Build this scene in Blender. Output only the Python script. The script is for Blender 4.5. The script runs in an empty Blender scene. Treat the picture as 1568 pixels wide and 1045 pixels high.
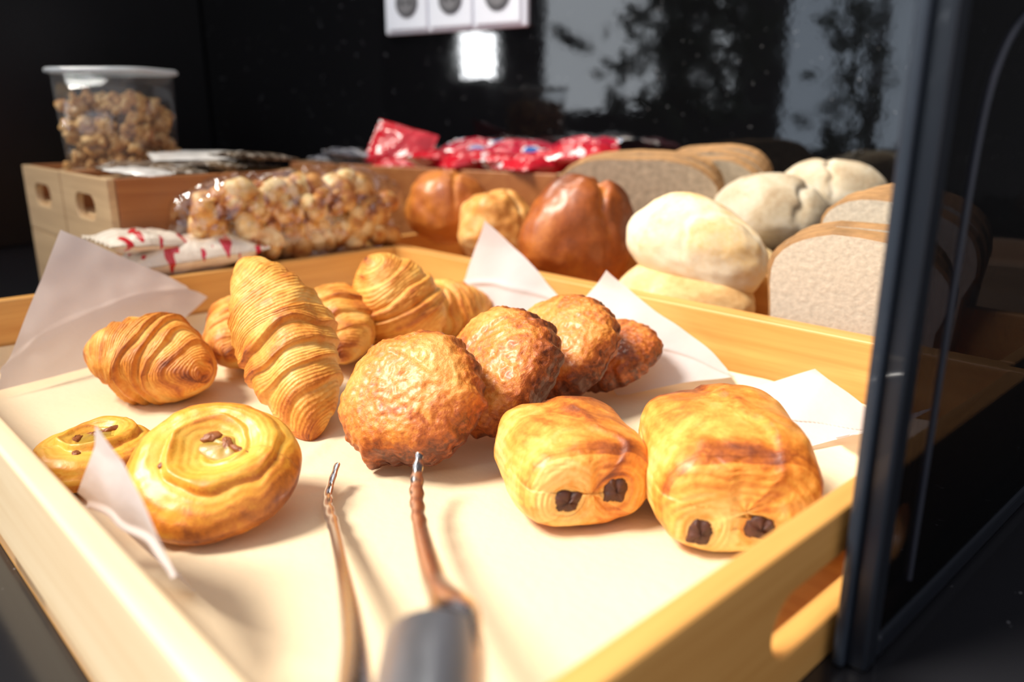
import bpy, bmesh, math, random
from mathutils import Vector, Matrix, Euler, noise
random.seed(7)
sc = bpy.context.scene
sc.view_settings.view_transform = 'Standard'
sc.view_settings.look = 'None'
sc.view_settings.exposure = 0.44
COL = sc.collection

# ------------------------------------------------------------------ helpers
def N(x, y, z, s=1.0):
    return noise.noise(Vector((x*s, y*s, z*s)))

def mat_new(name):
    m = bpy.data.materials.new(name); m.use_nodes = True
    nt = m.node_tree; b = nt.nodes['Principled BSDF']
    return m, nt, b

def lk(nt, a, b): nt.links.new(a, b)

def ramp(nt, stops):
    r = nt.nodes.new('ShaderNodeValToRGB'); e = r.color_ramp.elements
    while len(e) < len(stops): e.new(0.5)
    for el, (p, c) in zip(e, stops):
        el.position = p; el.color = (c[0], c[1], c[2], 1)
    return r

def math_n(nt, op, a, b=None, c=None):
    n = nt.nodes.new('ShaderNodeMath'); n.operation = op
    for i, v in enumerate((a, b, c)):
        if v is None: continue
        if isinstance(v, (int, float)): n.inputs[i].default_value = v
        else: lk(nt, v, n.inputs[i])
    return n.outputs[0]

def noise_n(nt, scale, detail=3, rough=0.5, vec=None, dist=0.0):
    n = nt.nodes.new('ShaderNodeTexNoise')
    n.inputs['Scale'].default_value = scale; n.inputs['Detail'].default_value = detail
    n.inputs['Roughness'].default_value = rough; n.inputs['Distortion'].default_value = dist
    if vec is not None: lk(nt, vec, n.inputs['Vector'])
    return n.outputs['Fac']

def objco(nt, scale=(1, 1, 1)):
    t = nt.nodes.new('ShaderNodeTexCoord'); m = nt.nodes.new('ShaderNodeMapping')
    m.inputs['Scale'].default_value = scale
    lk(nt, t.outputs['Object'], m.inputs['Vector'])
    return m.outputs['Vector']

def bump(nt, b, h, strength=0.3, dist=0.002):
    n = nt.nodes.new('ShaderNodeBump'); n.inputs['Strength'].default_value = strength
    n.inputs['Distance'].default_value = dist
    lk(nt, h, n.inputs['Height']); lk(nt, n.outputs[0], b.inputs['Normal'])

def simple(name, col, rough=0.5, metal=0.0, coat=0.0, nscale=30, var=0.15, bstr=0.1, bd=0.001):
    m, nt, b = mat_new(name); v = objco(nt)
    f = noise_n(nt, nscale, 4, 0.6, v)
    r = ramp(nt, [(0.3, [c*(1-var) for c in col]), (0.7, [min(1, c*(1+var)) for c in col])])
    lk(nt, f, r.inputs[0]); lk(nt, r.outputs[0], b.inputs['Base Color'])
    b.inputs['Roughness'].default_value = rough; b.inputs['Metallic'].default_value = metal
    b.inputs['Coat Weight'].default_value = coat
    bump(nt, b, f, bstr, bd)
    return m

def wood(name, c1, c2, scale=(4, 60, 60), rough=0.42):
    m, nt, b = mat_new(name); v = objco(nt, scale)
    f = noise_n(nt, 1.0, 5, 0.6, v, 0.4)
    r = ramp(nt, [(0.3, c1), (0.7, c2)])
    lk(nt, f, r.inputs[0]); lk(nt, r.outputs[0], b.inputs['Base Color'])
    b.inputs['Roughness'].default_value = rough
    b.inputs['Coat Weight'].default_value = 0.1
    bump(nt, b, f, 0.12, 0.0006)
    return m

def pastry(name, cols, nscale=45, k=0.9, coat=0.2, lamf=0.0, lamb=0.0, bstr=0.35, bd=0.0015, rough=0.5, fine=220, kf=0.5, off=0.0):
    """factor = tone attribute + noise (0 pale .. 1 baked)"""
    m, nt, b = mat_new(name); v = objco(nt)
    at = nt.nodes.new('ShaderNodeAttribute'); at.attribute_name = 'tone'
    la = nt.nodes.new('ShaderNodeAttribute'); la.attribute_name = 'lam'
    n1 = noise_n(nt, nscale, 5, 0.65, v, 0.8); n2 = noise_n(nt, fine, 4, 0.65, v)
    n3 = noise_n(nt, 14, 2, 0.5, v)
    f = math_n(nt, 'ADD', at.outputs['Fac'], math_n(nt, 'MULTIPLY', math_n(nt, 'SUBTRACT', n1, 0.5), k))
    f = math_n(nt, 'ADD', f, math_n(nt, 'MULTIPLY', math_n(nt, 'SUBTRACT', n2, 0.5), k*kf))
    f = math_n(nt, 'ADD', f, math_n(nt, 'MULTIPLY', math_n(nt, 'SUBTRACT', n3, 0.5), k*0.6))
    f = math_n(nt, 'ADD', f, off)
    h = math_n(nt, 'ADD', math_n(nt, 'MULTIPLY', n1, 0.8), math_n(nt, 'MULTIPLY', n2, 0.45))
    if lamf:
        ph = math_n(nt, 'ADD', math_n(nt, 'MULTIPLY', la.outputs['Fac'], lamf), math_n(nt, 'MULTIPLY', n3, 9.0))
        ph = math_n(nt, 'ADD', ph, math_n(nt, 'MULTIPLY', n1, 5.0))
        s = math_n(nt, 'SINE', ph)
        f = math_n(nt, 'ADD', f, math_n(nt, 'MULTIPLY', s, lamb))
        h = math_n(nt, 'ADD', h, math_n(nt, 'MULTIPLY', s, 0.14))
    r = ramp(nt, cols)
    lk(nt, f, r.inputs[0]); lk(nt, r.outputs[0], b.inputs['Base Color'])
    lk(nt, math_n(nt, 'ADD', math_n(nt, 'MULTIPLY', n1, 0.4), rough-0.2), b.inputs['Roughness'])
    b.inputs['Coat Weight'].default_value = coat; b.inputs['Coat Roughness'].default_value = 0.28
    b.inputs['Subsurface Weight'].default_value = 0.06
    b.inputs['Subsurface Radius'].default_value = (0.6, 0.3, 0.1)
    b.inputs['Subsurface Scale'].default_value = 0.005
    bump(nt, b, h, bstr, bd)
    return m

def film(name, gloss=0.05, tint=(1, 1, 1), rough=0.08, scale=40, bs=0.8, diff=0.0, edge=0.5):
    m = bpy.data.materials.new(name); m.use_nodes = True; nt = m.node_tree
    for n in list(nt.nodes):
        if n.type == 'BSDF_PRINCIPLED': nt.nodes.remove(n)
    out = [n for n in nt.nodes if n.type == 'OUTPUT_MATERIAL'][0]
    t = nt.nodes.new('ShaderNodeBsdfTransparent'); t.inputs[0].default_value = (*tint, 1)
    g = nt.nodes.new('ShaderNodeBsdfGlossy'); g.inputs['Roughness'].default_value = rough
    lw = nt.nodes.new('ShaderNodeLayerWeight'); lw.inputs[0].default_value = 0.5
    f = math_n(nt, 'ADD', math_n(nt, 'MULTIPLY', math_n(nt, 'POWER', lw.outputs['Facing'], 4.0), edge), gloss)
    mx = nt.nodes.new('ShaderNodeMixShader')
    lk(nt, f, mx.inputs[0]); lk(nt, t.outputs[0], mx.inputs[1]); lk(nt, g.outputs[0], mx.inputs[2])
    last = mx.outputs[0]
    if diff > 0:
        d = nt.nodes.new('ShaderNodeBsdfDiffuse'); d.inputs[0].default_value = (.85, .88, .9, 1)
        m2 = nt.nodes.new('ShaderNodeMixShader'); m2.inputs[0].default_value = diff
        lk(nt, last, m2.inputs[1]); lk(nt, d.outputs[0], m2.inputs[2]); last = m2.outputs[0]
    if bs > 0:
        h = noise_n(nt, scale, 3, 0.6, objco(nt), 1.0)
        bn = nt.nodes.new('ShaderNodeBump'); bn.inputs['Strength'].default_value = bs; bn.inputs['Distance'].default_value = 0.004
        lk(nt, h, bn.inputs['Height']); lk(nt, bn.outputs[0], g.inputs['Normal'])
    lk(nt, last, out.inputs[0])
    return m

def paper_mat(name, col, trans=0.35):
    m = bpy.data.materials.new(name); m.use_nodes = True; nt = m.node_tree
    b = nt.nodes['Principled BSDF']; out = [n for n in nt.nodes if n.type == 'OUTPUT_MATERIAL'][0]
    v = objco(nt); f = noise_n(nt, 160, 2, 0.5, v); f2 = noise_n(nt, 9, 3, 0.5, v)
    r = ramp(nt, [(0.3, [c*0.93 for c in col]), (0.7, col)])
    lk(nt, f2, r.inputs[0]); lk(nt, r.outputs[0], b.inputs['Base Color'])
    b.inputs['Roughness'].default_value = 0.75
    bump(nt, b, math_n(nt, 'ADD', f, math_n(nt, 'MULTIPLY', f2, 3.0)), 0.3, 0.0015)
    t = nt.nodes.new('ShaderNodeBsdfTranslucent'); lk(nt, r.outputs[0], t.inputs[0])
    mx = nt.nodes.new('ShaderNodeMixShader'); mx.inputs[0].default_value = trans
    lk(nt, b.outputs[0], mx.inputs[1]); lk(nt, t.outputs[0], mx.inputs[2]); lk(nt, mx.outputs[0], out.inputs[0])
    return m

def add(name, verts, faces, mats, smooth=True, parent=None, M=None, tone=None, lam=None, fmat=None, merge=False):
    me = bpy.data.meshes.new(name); me.from_pydata([tuple(v) for v in verts], [], faces)
    if tone is not None:
        a = me.attributes.new('tone', 'FLOAT', 'POINT'); a.data.foreach_set('value', tone)
    if lam is not None:
        a = me.attributes.new('lam', 'FLOAT', 'POINT'); a.data.foreach_set('value', lam)
    if not isinstance(mats, (list, tuple)): mats = [mats]
    for m in mats: me.materials.append(m)
    if fmat:
        for p, i in zip(me.polygons, fmat): p.material_index = i
    bm = bmesh.new(); bm.from_mesh(me)
    if merge: bmesh.ops.remove_doubles(bm, verts=bm.verts, dist=1e-6)
    bmesh.ops.recalc_face_normals(bm, faces=bm.faces)
    bm.to_mesh(me); bm.free()
    if smooth: me.polygons.foreach_set('use_smooth', [True]*len(me.polygons))
    me.update()
    o = bpy.data.objects.new(name, me); COL.objects.link(o)
    if parent: o.parent = parent
    if M is not None: o.matrix_local = M
    return o

def empty(name, M=None):
    o = bpy.data.objects.new(name, None); COL.objects.link(o); o.empty_display_size = 0.03
    if M is not None: o.matrix_world = M
    return o

def box(name, x0, x1, y0, y1, z0, z1, mat, parent=None, bev=0.0015, M=None):
    vs = [(x, y, z) for x in (x0, x1) for y in (y0, y1) for z in (z0, z1)]
    fs = [(0, 1, 3, 2), (4, 6, 7, 5), (0, 4, 5, 1), (2, 3, 7, 6), (0, 2, 6, 4), (1, 5, 7, 3)]
    o = add(name, vs, fs, mat, smooth=False, parent=parent, M=M)
    if bev:
        md = o.modifiers.new('bev', 'BEVEL'); md.width = bev; md.segments = 3
    return o

def psurf(name, fn, nu, nv, mats, parent=None, M=None, merge=True):
    vs, tn, lm = [], [], []
    for j in range(nv+1):
        for i in range(nu):
            p = fn(i/nu, j/nv); vs.append(p[:3]); tn.append(p[3]); lm.append(p[4])
    fs = []
    for j in range(nv):
        for i in range(nu):
            a = j*nu+i; b = j*nu+(i+1) % nu
            fs.append((a, b, b+nu, a+nu))
    return add(name, vs, fs, mats, True, parent, M, tn, lm, None, merge)

def frame(c, xdir, up):
    x = Vector(xdir).normalized(); z = Vector(up); z = (z - x*z.dot(x)).normalized(); y = z.cross(x)
    M = Matrix((x, y, z)).transposed().to_4x4(); M.translation = Vector(c); return M

def frame_n(c, nrm, spin=0):
    z = Vector(nrm).normalized(); x = Vector((1, 0, 0)); x = (x - z*x.dot(z)).normalized(); y = z.cross(x)
    M = Matrix((x, y, z)).transposed().to_4x4() @ Matrix.Rotation(spin, 4, 'Z'); M.translation = Vector(c); return M

TA = math.radians(-46.5)
TB = Vector((-0.161, 1.101, 0.0))
TM = Matrix.Translation(TB) @ Matrix.Rotation(TA, 4, 'Z')
WA = math.radians(-33.0)
WM = Matrix.Rotation(WA, 4, 'Z')
def WF(p):
    return WM.inverted() @ Vector(p)

# ------------------------------------------------------------------ materials
def granite(name, base=0.006, spk=0.16, rough=0.1, wavy=0.0):
    m, nt, b = mat_new(name); v = objco(nt)
    vo = nt.nodes.new('ShaderNodeTexVoronoi'); vo.inputs['Scale'].default_value = 210; lk(nt, v, vo.inputs['Vector'])
    n1 = noise_n(nt, 60, 3, 0.6, v)
    s = math_n(nt, 'MULTIPLY', math_n(nt, 'LESS_THAN', vo.outputs['Distance'], 0.17), math_n(nt, 'GREATER_THAN', n1, 0.62))
    r = ramp(nt, [(0, (base, base, base*1.2)), (1, (spk, spk, spk*1.05))])
    lk(nt, s, r.inputs[0]); lk(nt, r.outputs[0], b.inputs['Base Color'])
    b.inputs['IOR'].default_value = 1.6
    n2 = noise_n(nt, 14, 5, 0.7, v)
    rr = math_n(nt, 'ADD', math_n(nt, 'MULTIPLY', n2, 0.10), rough-0.04); lk(nt, rr, b.inputs['Roughness'])
    bump(nt, b, noise_n(nt, 18, 4, 0.65, v), 0.10+wavy, 0.0006)
    return m

M_granite = granite('black_granite', base=0.012, rough=0.12)
M_granw = granite('black_granite_wall', base=0.003, spk=0.30, rough=0.03, wavy=0.14)
M_black = simple('black_laminate', (0.004, 0.004, 0.005), 0.35)
M_plaster = simple('dark_plaster', (0.05, 0.05, 0.055), 0.8)
M_floor = simple('floor_tile', (0.10, 0.09, 0.08), 0.4)
woodX = wood('bamboo_x', (0.60, 0.27, 0.06), (0.79, 0.42, 0.12), (3, 70, 70))
woodY = wood('bamboo_y', (0.60, 0.27, 0.06), (0.79, 0.42, 0.12), (70, 3, 70))
woodN = wood('bamboo_sunlit', (0.74, 0.54, 0.32), (0.86, 0.69, 0.46), (3, 70, 70))  # paler bamboo: sunlight on the near tray side put into the colour
woodP = wood('pale_wood', (0.50, 0.33, 0.18), (0.68, 0.48, 0.28), (60, 3, 60))
woodPx = wood('pale_wood_x', (0.46, 0.29, 0.15), (0.64, 0.43, 0.23), (3, 60, 60))
woodB = wood('brown_shade_wood', (0.28, 0.09, 0.025), (0.40, 0.155, 0.048), (60, 3, 60))  # brown wood; also carries the painted shade of the crate ends
M_bake = paper_mat('baking_paper', (0.92, 0.74, 0.50), 0.1)
M_nap = paper_mat('white_napkin', (0.86, 0.82, 0.84), 0.45)
M_steel, nt, b = mat_new('brushed_steel'); b.inputs['Metallic'].default_value = 1; b.inputs['Base Color'].default_value = (.80, .80, .82, 1)
f = noise_n(nt, 1, 3, .6, objco(nt, (200, 20, 200))); lk(nt, math_n(nt, 'ADD', math_n(nt, 'MULTIPLY', f, .2), .14), b.inputs['Roughness'])
M_steeld, nt, b = mat_new('satin_steel'); b.inputs['Metallic'].default_value = 1; b.inputs['Base Color'].default_value = (.62, .65, .72, 1)
f = noise_n(nt, 1, 3, .6, objco(nt, (200, 20, 200))); lk(nt, math_n(nt, 'ADD', math_n(nt, 'MULTIPLY', f, .2), .28), b.inputs['Roughness'])

M_croi = pastry('croissant_crust', [(0.0, (0.90, 0.55, 0.16)), (0.28, (0.84, 0.40, 0.07)), (0.52, (0.72, 0.26, 0.03)), (0.78, (0.48, 0.125, 0.013)), (1.0, (0.20, 0.042, 0.006))], nscale=40, k=1.0, lamf=40, lamb=0.045, coat=0.10, bstr=0.7, bd=0.002, rough=0.55)
M_turn = pastry('glazed_crust', [(0.0, (0.82, 0.37, 0.085)), (0.35, (0.66, 0.215, 0.028)), (0.62, (0.44, 0.10, 0.012)), (1.0, (0.12, 0.024, 0.005))], nscale=60, k=1.2, coat=0.28, bstr=0.8, bd=0.0025, fine=300, rough=0.48, kf=0.7, off=0.06)
M_rais = pastry('raisin_swirl_dough', [(0.0, (0.80, 0.47, 0.07)), (0.35, (0.78, 0.35, 0.03)), (0.65, (0.56, 0.17, 0.013)), (1.0, (0.20, 0.045, 0.006))], nscale=35, k=1.0, coat=0.25, lamf=26, lamb=0.06, bstr=0.5, rough=0.48, off=0.03)
M_cust = simple('custard', (0.40, 0.23, 0.022), 0.45, coat=0.1, nscale=80, var=.3, bstr=0.4, bd=0.001)
M_choc = simple('chocolate', (0.070, 0.020, 0.010), 0.55, nscale=160, var=.4, bstr=0.5, bd=0.001)
M_raisn = simple('raisin', (0.26, 0.075, 0.014), 0.5, nscale=120, bstr=0.4, bd=0.001)
M_pain = pastry('chocolate_bread_crust', [(0.0, (0.90, 0.57, 0.19)), (0.28, (0.84, 0.39, 0.07)), (0.54, (0.66, 0.21, 0.024)), (0.78, (0.38, 0.088, 0.01)), (1.0, (0.18, 0.036, 0.006))], nscale=26, k=1.4, coat=0.25, lamf=60, lamb=0.035, bstr=0.6, bd=0.002, kf=0.35, off=0.01)
M_brio = pastry('brioche_crust', [(0.0, (0.68, 0.24, 0.035)), (0.5, (0.36, 0.085, 0.010)), (1.0, (0.07, 0.014, 0.004))], nscale=18, k=0.9, coat=0.25, bstr=0.25, off=0.10)
M_chz = pastry('cheese_roll_crust', [(0.0, (0.90, 0.62, 0.27)), (0.5, (0.74, 0.32, 0.06)), (1.0, (0.38, 0.11, 0.016))], nscale=45, k=1.2, coat=0.2, bstr=0.5)
M_roll = pastry('white_roll_crust', [(0.0, (0.84, 0.72, 0.52)), (0.45, (0.78, 0.54, 0.25)), (1.0, (0.56, 0.27, 0.08))], nscale=24, k=1.1, coat=0.0, bstr=0.30, bd=.0012, rough=0.75, fine=150)
M_flour = pastry('floured_roll_crust', [(0.0, (0.60, 0.54, 0.44)), (0.5, (0.47, 0.38, 0.26)), (1.0, (0.28, 0.17, 0.08))], nscale=30, k=1.2, coat=0.0, bstr=0.25, bd=.0012, rough=0.85)
M_crumb = simple('bread_crumb', (0.68, 0.60, 0.48), 0.9, nscale=190, var=0.16, bstr=0.5, bd=0.0012)
M_crumbw = simple('wholegrain_crumb', (0.54, 0.44, 0.32), 0.9, nscale=110, var=0.25, bstr=0.4, bd=0.002)
M_crust = simple('bread_crust', (0.34, 0.18, 0.07), 0.75, nscale=60, var=0.25, bstr=0.3)

# ------------------------------------------------------------------ room
CT = -0.012
def wbox(name, x0, x1, y0, y1, z0, z1, mat, parent=None, bev=0.002):
    return box(name, x0, x1, y0, y1, z0, z1, mat, parent, bev, M=None if parent else WM)
WY = 1.30
wbox('countertop', -1.9, 1.6, -0.12, WY-0.003, -0.045, CT, M_granite)
wbox('base_cabinet', -1.88, 1.58, -0.09, WY-0.003, -0.90, -0.046, M_black)
wbox('wall_back', -3.2, 2.6, WY, WY+0.1, -0.9, 2.2, M_granw)
cx = WF((-0.73, 2.02, 0)).x
wbox('tall_cabinet', cx-0.55, cx, WY-0.62, WY-0.004, CT+0.001, 2.1, M_black)
box('floor', -3.2, 3.5, -4.0, 2.6, -1.0, -0.901, M_floor, bev=0)
X = -2.8
wl = empty('wall_left')
def wlp(n, y0, y1, z0, z1): box(n, X-0.12, X, y0, y1, z0, z1, M_plaster, wl, 0)
wlp('pier_far', 0.60, 2.6, -0.9, 3.2); wlp('pier_mid', 0.12, 0.36, -0.9, 3.2)
wlp('small_low', 0.36, 0.60, -0.9, 0.42); wlp('small_high', 0.36, 0.60, 0.66, 3.2)
wlp('sill_a', -1.3, 0.12, -0.9, 0.26); wlp('pier_b', -1.6, -1.3, -0.9, 3.2)
wlp('sill_b', -3.0, -1.6, -0.9, 0.0); wlp('pier_c', -4.0, -3.0, -0.9, 3.2)
M_frame = simple('window_frame_paint', (0.12, 0.12, 0.13), 0.4)
for nm, y0, y1, z0 in (('window_1', -1.3, 0.12, 0.26), ('window_2', -3.0, -1.6, 0.0)):
    w = empty(nm)
    for k, yy in enumerate((y0, (y0*1.6+y1)/2.6, y1)):
        box('mullion_%d' % k, X-0.08, X-0.04, yy-0.04, yy+0.04, z0, 3.2, M_frame, w, 0)
M_leaf = simple('added_leaf', (0.03, 0.06, 0.02), 0.5)
M_pot = simple('terracotta', (0.3, 0.12, 0.06), 0.7)
def blotch_plant(px, py, sp, seed, n_, z0, z1):  # unseen greenery added to break up the window reflections on the granite
    pl = empty('added_blotch_plant'); rl = random.Random(seed); vs, fs = [], []
    for k in range(n_):
        cy, cz = rl.gauss(py, sp), rl.uniform(z0, z1); cxx = px+rl.uniform(-.15, .15)
        s = rl.uniform(0.03, 0.07)
        Rm = Euler((rl.uniform(0, 6), rl.uniform(-.6, .6), rl.uniform(-.6, .6))).to_matrix()
        b0 = len(vs)
        for (a, c) in ((-1.4, 0), (-.5, .5), (.5, .45), (1.4, 0), (.5, -.45), (-.5, -.5)):
            vs.append(Vector((cxx, cy, cz)) + Rm @ Vector((0.1*c*s, a*s, c*s)))
        fs.append(tuple(range(b0, b0+6)))
    add('added_leaves', vs, fs, M_leaf, False, pl)
    vs = []; fs = []; n = 24
    prof = [(0.0, -0.9), (0.12, -0.9), (0.17, -0.55), (0.18, -0.55), (0.0, -0.57)]
    for (a, z) in prof:
        for i in range(n): vs.append((px+a*math.cos(2*math.pi*i/n), py+a*math.sin(2*math.pi*i/n), z))
    for j in range(len(prof)-1):
        for i in range(n): fs.append((j*n+i, j*n+(i+1) % n, (j+1)*n+(i+1) % n, (j+1)*n+i))
    add('added_pot', vs, fs, M_pot, True, pl, merge=True)
    for k in range(5):
        a = k*1.3
        box('added_stem_%d' % k, px-.01+0.04*math.cos(a), px+.005+0.04*math.cos(a), py-.01+0.12*math.sin(a), py+.005+0.12*math.sin(a), -0.58, 0.9, M_leaf, pl, 0.002)
blotch_plant(-2.5, -0.68, 0.24, 5, 560, 0.20, 1.5)
blotch_plant(-2.5, -1.85, 0.16, 9, 150, 0.0, 1.2)

def area(name, loc, rot, sx, sy, power, col):
    l = bpy.data.lights.new(name, 'AREA'); l.shape = 'RECTANGLE'; l.size = sx; l.size_y = sy
    l.energy = power; l.color = col
    o = bpy.data.objects.new(name, l); COL.objects.link(o); o.location = loc; o.rotation_euler = rot; return o
R = (math.radians(90), 0, math.radians(-90))
area('window_daylight_a', (X-0.10, -0.59, 1.2), R, 1.42, 1.88, 22, (0.85, 0.93, 1.0))
area('window_daylight_b', (X-0.10, -2.3, 1.1), R, 1.4, 2.2, 13, (0.62, 0.80, 1.0))
area('window_daylight_c', (X-0.10, 0.48, 0.54), R, 0.24, 0.24, 4.5, (0.95, 0.98, 1.0))

sun = bpy.data.lights.new('sun', 'SUN'); sun.energy = 5.6; sun.angle = math.radians(20); sun.color = (1.0, 0.94, 0.83)
so = bpy.data.objects.new('sun', sun); COL.objects.link(so)
sd = Vector((-0.9, -0.15, 1.15)).normalized()
so.rotation_euler = sd.to_track_quat('Z', 'Y').to_euler(); so.location = (-2, -1, 2)
wd = bpy.data.worlds.new('world'); sc.world = wd; wd.use_nodes = True
wd.node_tree.nodes['Background'].inputs[0].default_value = (0.93, 0.93, 1.0, 1)
wd.node_tree.nodes['Background'].inputs[1].default_value = 0.56

# socket plate
wx = WF((-0.105, 1.618, 0))
sp = empty('wall_socket', WM @ Matrix.Translation(Vector((wx.x, WY-0.001, 0.450))))
M_pl = simple('white_plastic', (0.76, 0.80, 0.88), 0.3, coat=0.3, var=0.02)
M_dk = simple('socket_recess', (0.08, 0.08, 0.09), 0.5)
M_gy = simple('socket_grey', (0.16, 0.16, 0.17), 0.5)
box('plate', -0.165, 0.165, -0.012, 0, -0.056, 0.056, M_pl, sp, 0.005)
def ringcyl(name, r, y0, y1, mat, parent, x, z=0, n=40):
    vs = [(x+r*math.cos(2*math.pi*i/n), y0, z+r*math.sin(2*math.pi*i/n)) for i in range(n)] + \
         [(x+r*math.cos(2*math.pi*i/n), y1, z+r*math.sin(2*math.pi*i/n)) for i in range(n)]
    fs = [(i, (i+1) % n, n+(i+1) % n, n+i) for i in range(n)] + [tuple(range(n)), tuple(range(2*n-1, n-1, -1))]
    return add(name, vs, fs, mat, False, parent)
for k, xx in enumerate((-0.105, 0, 0.105)):
    box('module_%d' % k, xx-0.049, xx+0.049, -0.016, -0.010, -0.049, 0.049, M_pl, sp, 0.003)
    ringcyl('recess_%d' % k, 0.027, -0.0175, -0.014, M_dk, sp, xx)
    ringcyl('insert_%d' % k, 0.019, -0.0185, -0.016, M_gy, sp, xx)
    for q in (-1, 1): ringcyl('pin_%d_%d' % (k, q), 0.004, -0.0195, -0.018, M_black, sp, xx+q*0.009, n=12)

# ------------------------------------------------------------------ trays
def cut_slot(o, cx, cy, cz, axis, length, h):
    n = 16; r = h/2; pts = []
    for i in range(n+1):
        a = -math.pi/2 + math.pi*i/n; pts.append((length/2-r+r*math.cos(a), r*math.sin(a)))
    for i in range(n+1):
        a = math.pi/2 + math.pi*i/n; pts.append((-length/2+r+r*math.cos(a), r*math.sin(a)))
    vs = []
    for d in (-0.05, 0.05):
        for a, b_ in pts:
            vs.append((cx+d, cy+a, cz+b_) if axis == 'y' else (cx+a, cy+d, cz+b_))
    m = len(pts)
    fs = [(i, (i+1) % m, m+(i+1) % m, m+i) for i in range(m)] + [tuple(range(m)), tuple(range(2*m-1, m-1, -1))]
    c = add('cutter', vs, fs, M_black, False)
    c.parent = o.parent
    bpy.context.view_layer.update()
    md = o.modifiers.new('slot', 'BOOLEAN'); md.object = c; md.operation = 'DIFFERENCE'; md.solver = 'EXACT'
    bpy.context.view_layer.objects.active = o
    if o.modifiers[0].name != 'slot':
        bpy.ops.object.modifier_move_to_index(modifier='slot', index=0)
    bpy.ops.object.modifier_apply(modifier='slot')
    bpy.data.objects.remove(c)

def tray(name, u0, u1, v0, v1, h, th, z0=CT, slot=False):
    p = empty(name, TM)
    box('base', u0-th, u1+th, v0-th, v1+th, z0+0.0005, 0, woodX, p, 0.001)
    box('side_far', u0-th, u1+th, v1, v1+th, z0+0.001, h, woodX, p, 0.0025)
    box('side_near', u0-th, u1+th, v0-th, v0, z0+0.001, h, woodN if slot else woodX, p, 0.0025)  # paler variant paints the sunlit side of the serving tray
    a = box('end_left', u0-th, u0, v0, v1, z0+0.001, h, woodY, p, 0.0025)
    c = box('end_right', u1, u1+th, v0, v1, z0+0.001, h, woodY, p, 0.0025)
    if slot: cut_slot(c, u1+th/2, (v0+v1)/2, 0.028, 'y', 0.15, 0.032)
    return p
tr = tray('wooden_serving_tray', 0, 0.755, -0.55, 0, 0.07, 0.014, slot=True)
tr2 = tray('wooden_bread_tray', -0.09, 0.74, 0.030, 0.20, 0.068, 0.012)

def sheet(name, mat, fn, nu, nv, parent=None, M=None):
    vs = [fn(i/nu, j/nv) for j in range(nv+1) for i in range(nu+1)]
    fs = [(j*(nu+1)+i, j*(nu+1)+i+1, (j+1)*(nu+1)+i+1, (j+1)*(nu+1)+i) for j in range(nv) for i in range(nu)]
    return add(name, vs, fs, mat, True, parent, M)
def floor_fn(s, t):
    u = 0.004+0.747*s; v = -0.546+0.542*t
    z = 0.0020 + 0.0014*N(u*9, v*9, 1) + 0.0006*N(u*30, v*22, 4)
    z += 0.0016*math.exp(-((u+0.6*v-0.18)/0.006)**2) + 0.0014*math.exp(-((u-0.4*v-0.62)/0.006)**2)
    e = min(s, 1-s)*0.747; e2 = min(t, 1-t)*0.542
    z += 0.022*max(0, 1-e/0.02)**2 + 0.022*max(0, 1-e2/0.02)**2*(0.7+0.5*N(u*12, v*12, 3))
    return (u, v, z)
sheet('baking_paper_sheet', M_bake, floor_fn, 200, 150, M=TM)

def napkin(A, B, C, Dp, seed, bow=0.012, fold=0.004):
    A, B, C, Dp = map(Vector, (A, B, C, Dp))
    n = 44
    def fn(s, t):
        p = A*(1-s)*(1-t) + B*(1-s)*t + C*s*t + Dp*s*(1-t)
        w = math.sin(math.pi*s)*math.sin(math.pi*t)
        tip = (1-s)*t
        k = N(p.x*14+seed, p.y*14, p.z*14); k2 = N(p.x*40, p.y*40+seed, p.z*40)
        f1 = math.sin((s+t*0.6)*9+seed)*fold*(0.3+w)
        crease = 0.004*math.exp(-((s-t+0.15*math.sin(seed))/0.03)**2)
        q = p + Vector((0.002*k2, -bow*w + fold*k + f1 - crease - 0.010*max(0, tip-0.7), 0.003*k+0.001*k2))
        q.z = max(q.z, 0.0045+0.001*k2); q.y = min(q.y, -0.004)
        return tuple(q)
    return sheet('paper_napkin', M_nap, fn, n, n, M=TM)
napkin((0.105, -0.510, 0.012), (0.022, -0.415, 0.136), (0.010, -0.27, 0.045), (0.07, -0.37, 0.008), 1, 0.004)
napkin((0.150, -0.012, 0.030), (0.206, -0.014, 0.128), (0.350, -0.012, 0.040), (0.28, -0.075, 0.005), 2)
napkin((0.345, -0.016, 0.040), (0.391, -0.016, 0.094), (0.545, -0.012, 0.018), (0.48, -0.10, 0.005), 3)
napkin((0.565, -0.020, 0.012), (0.619, -0.014, 0.042), (0.685, -0.012, 0.010), (0.64, -0.13, 0.005), 4)
napkin((0.445, -0.535, 0.045), (0.494, -0.530, 0.101), (0.590, -0.537, 0.058), (0.52, -0.505, 0.004), 5, 0.003, 0.001)
napkin((0.69, -0.10, 0.03), (0.730, -0.05, 0.050), (0.70, -0.02, 0.02), (0.66, -0.06, 0.005), 6, 0.003, 0.002)

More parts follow.
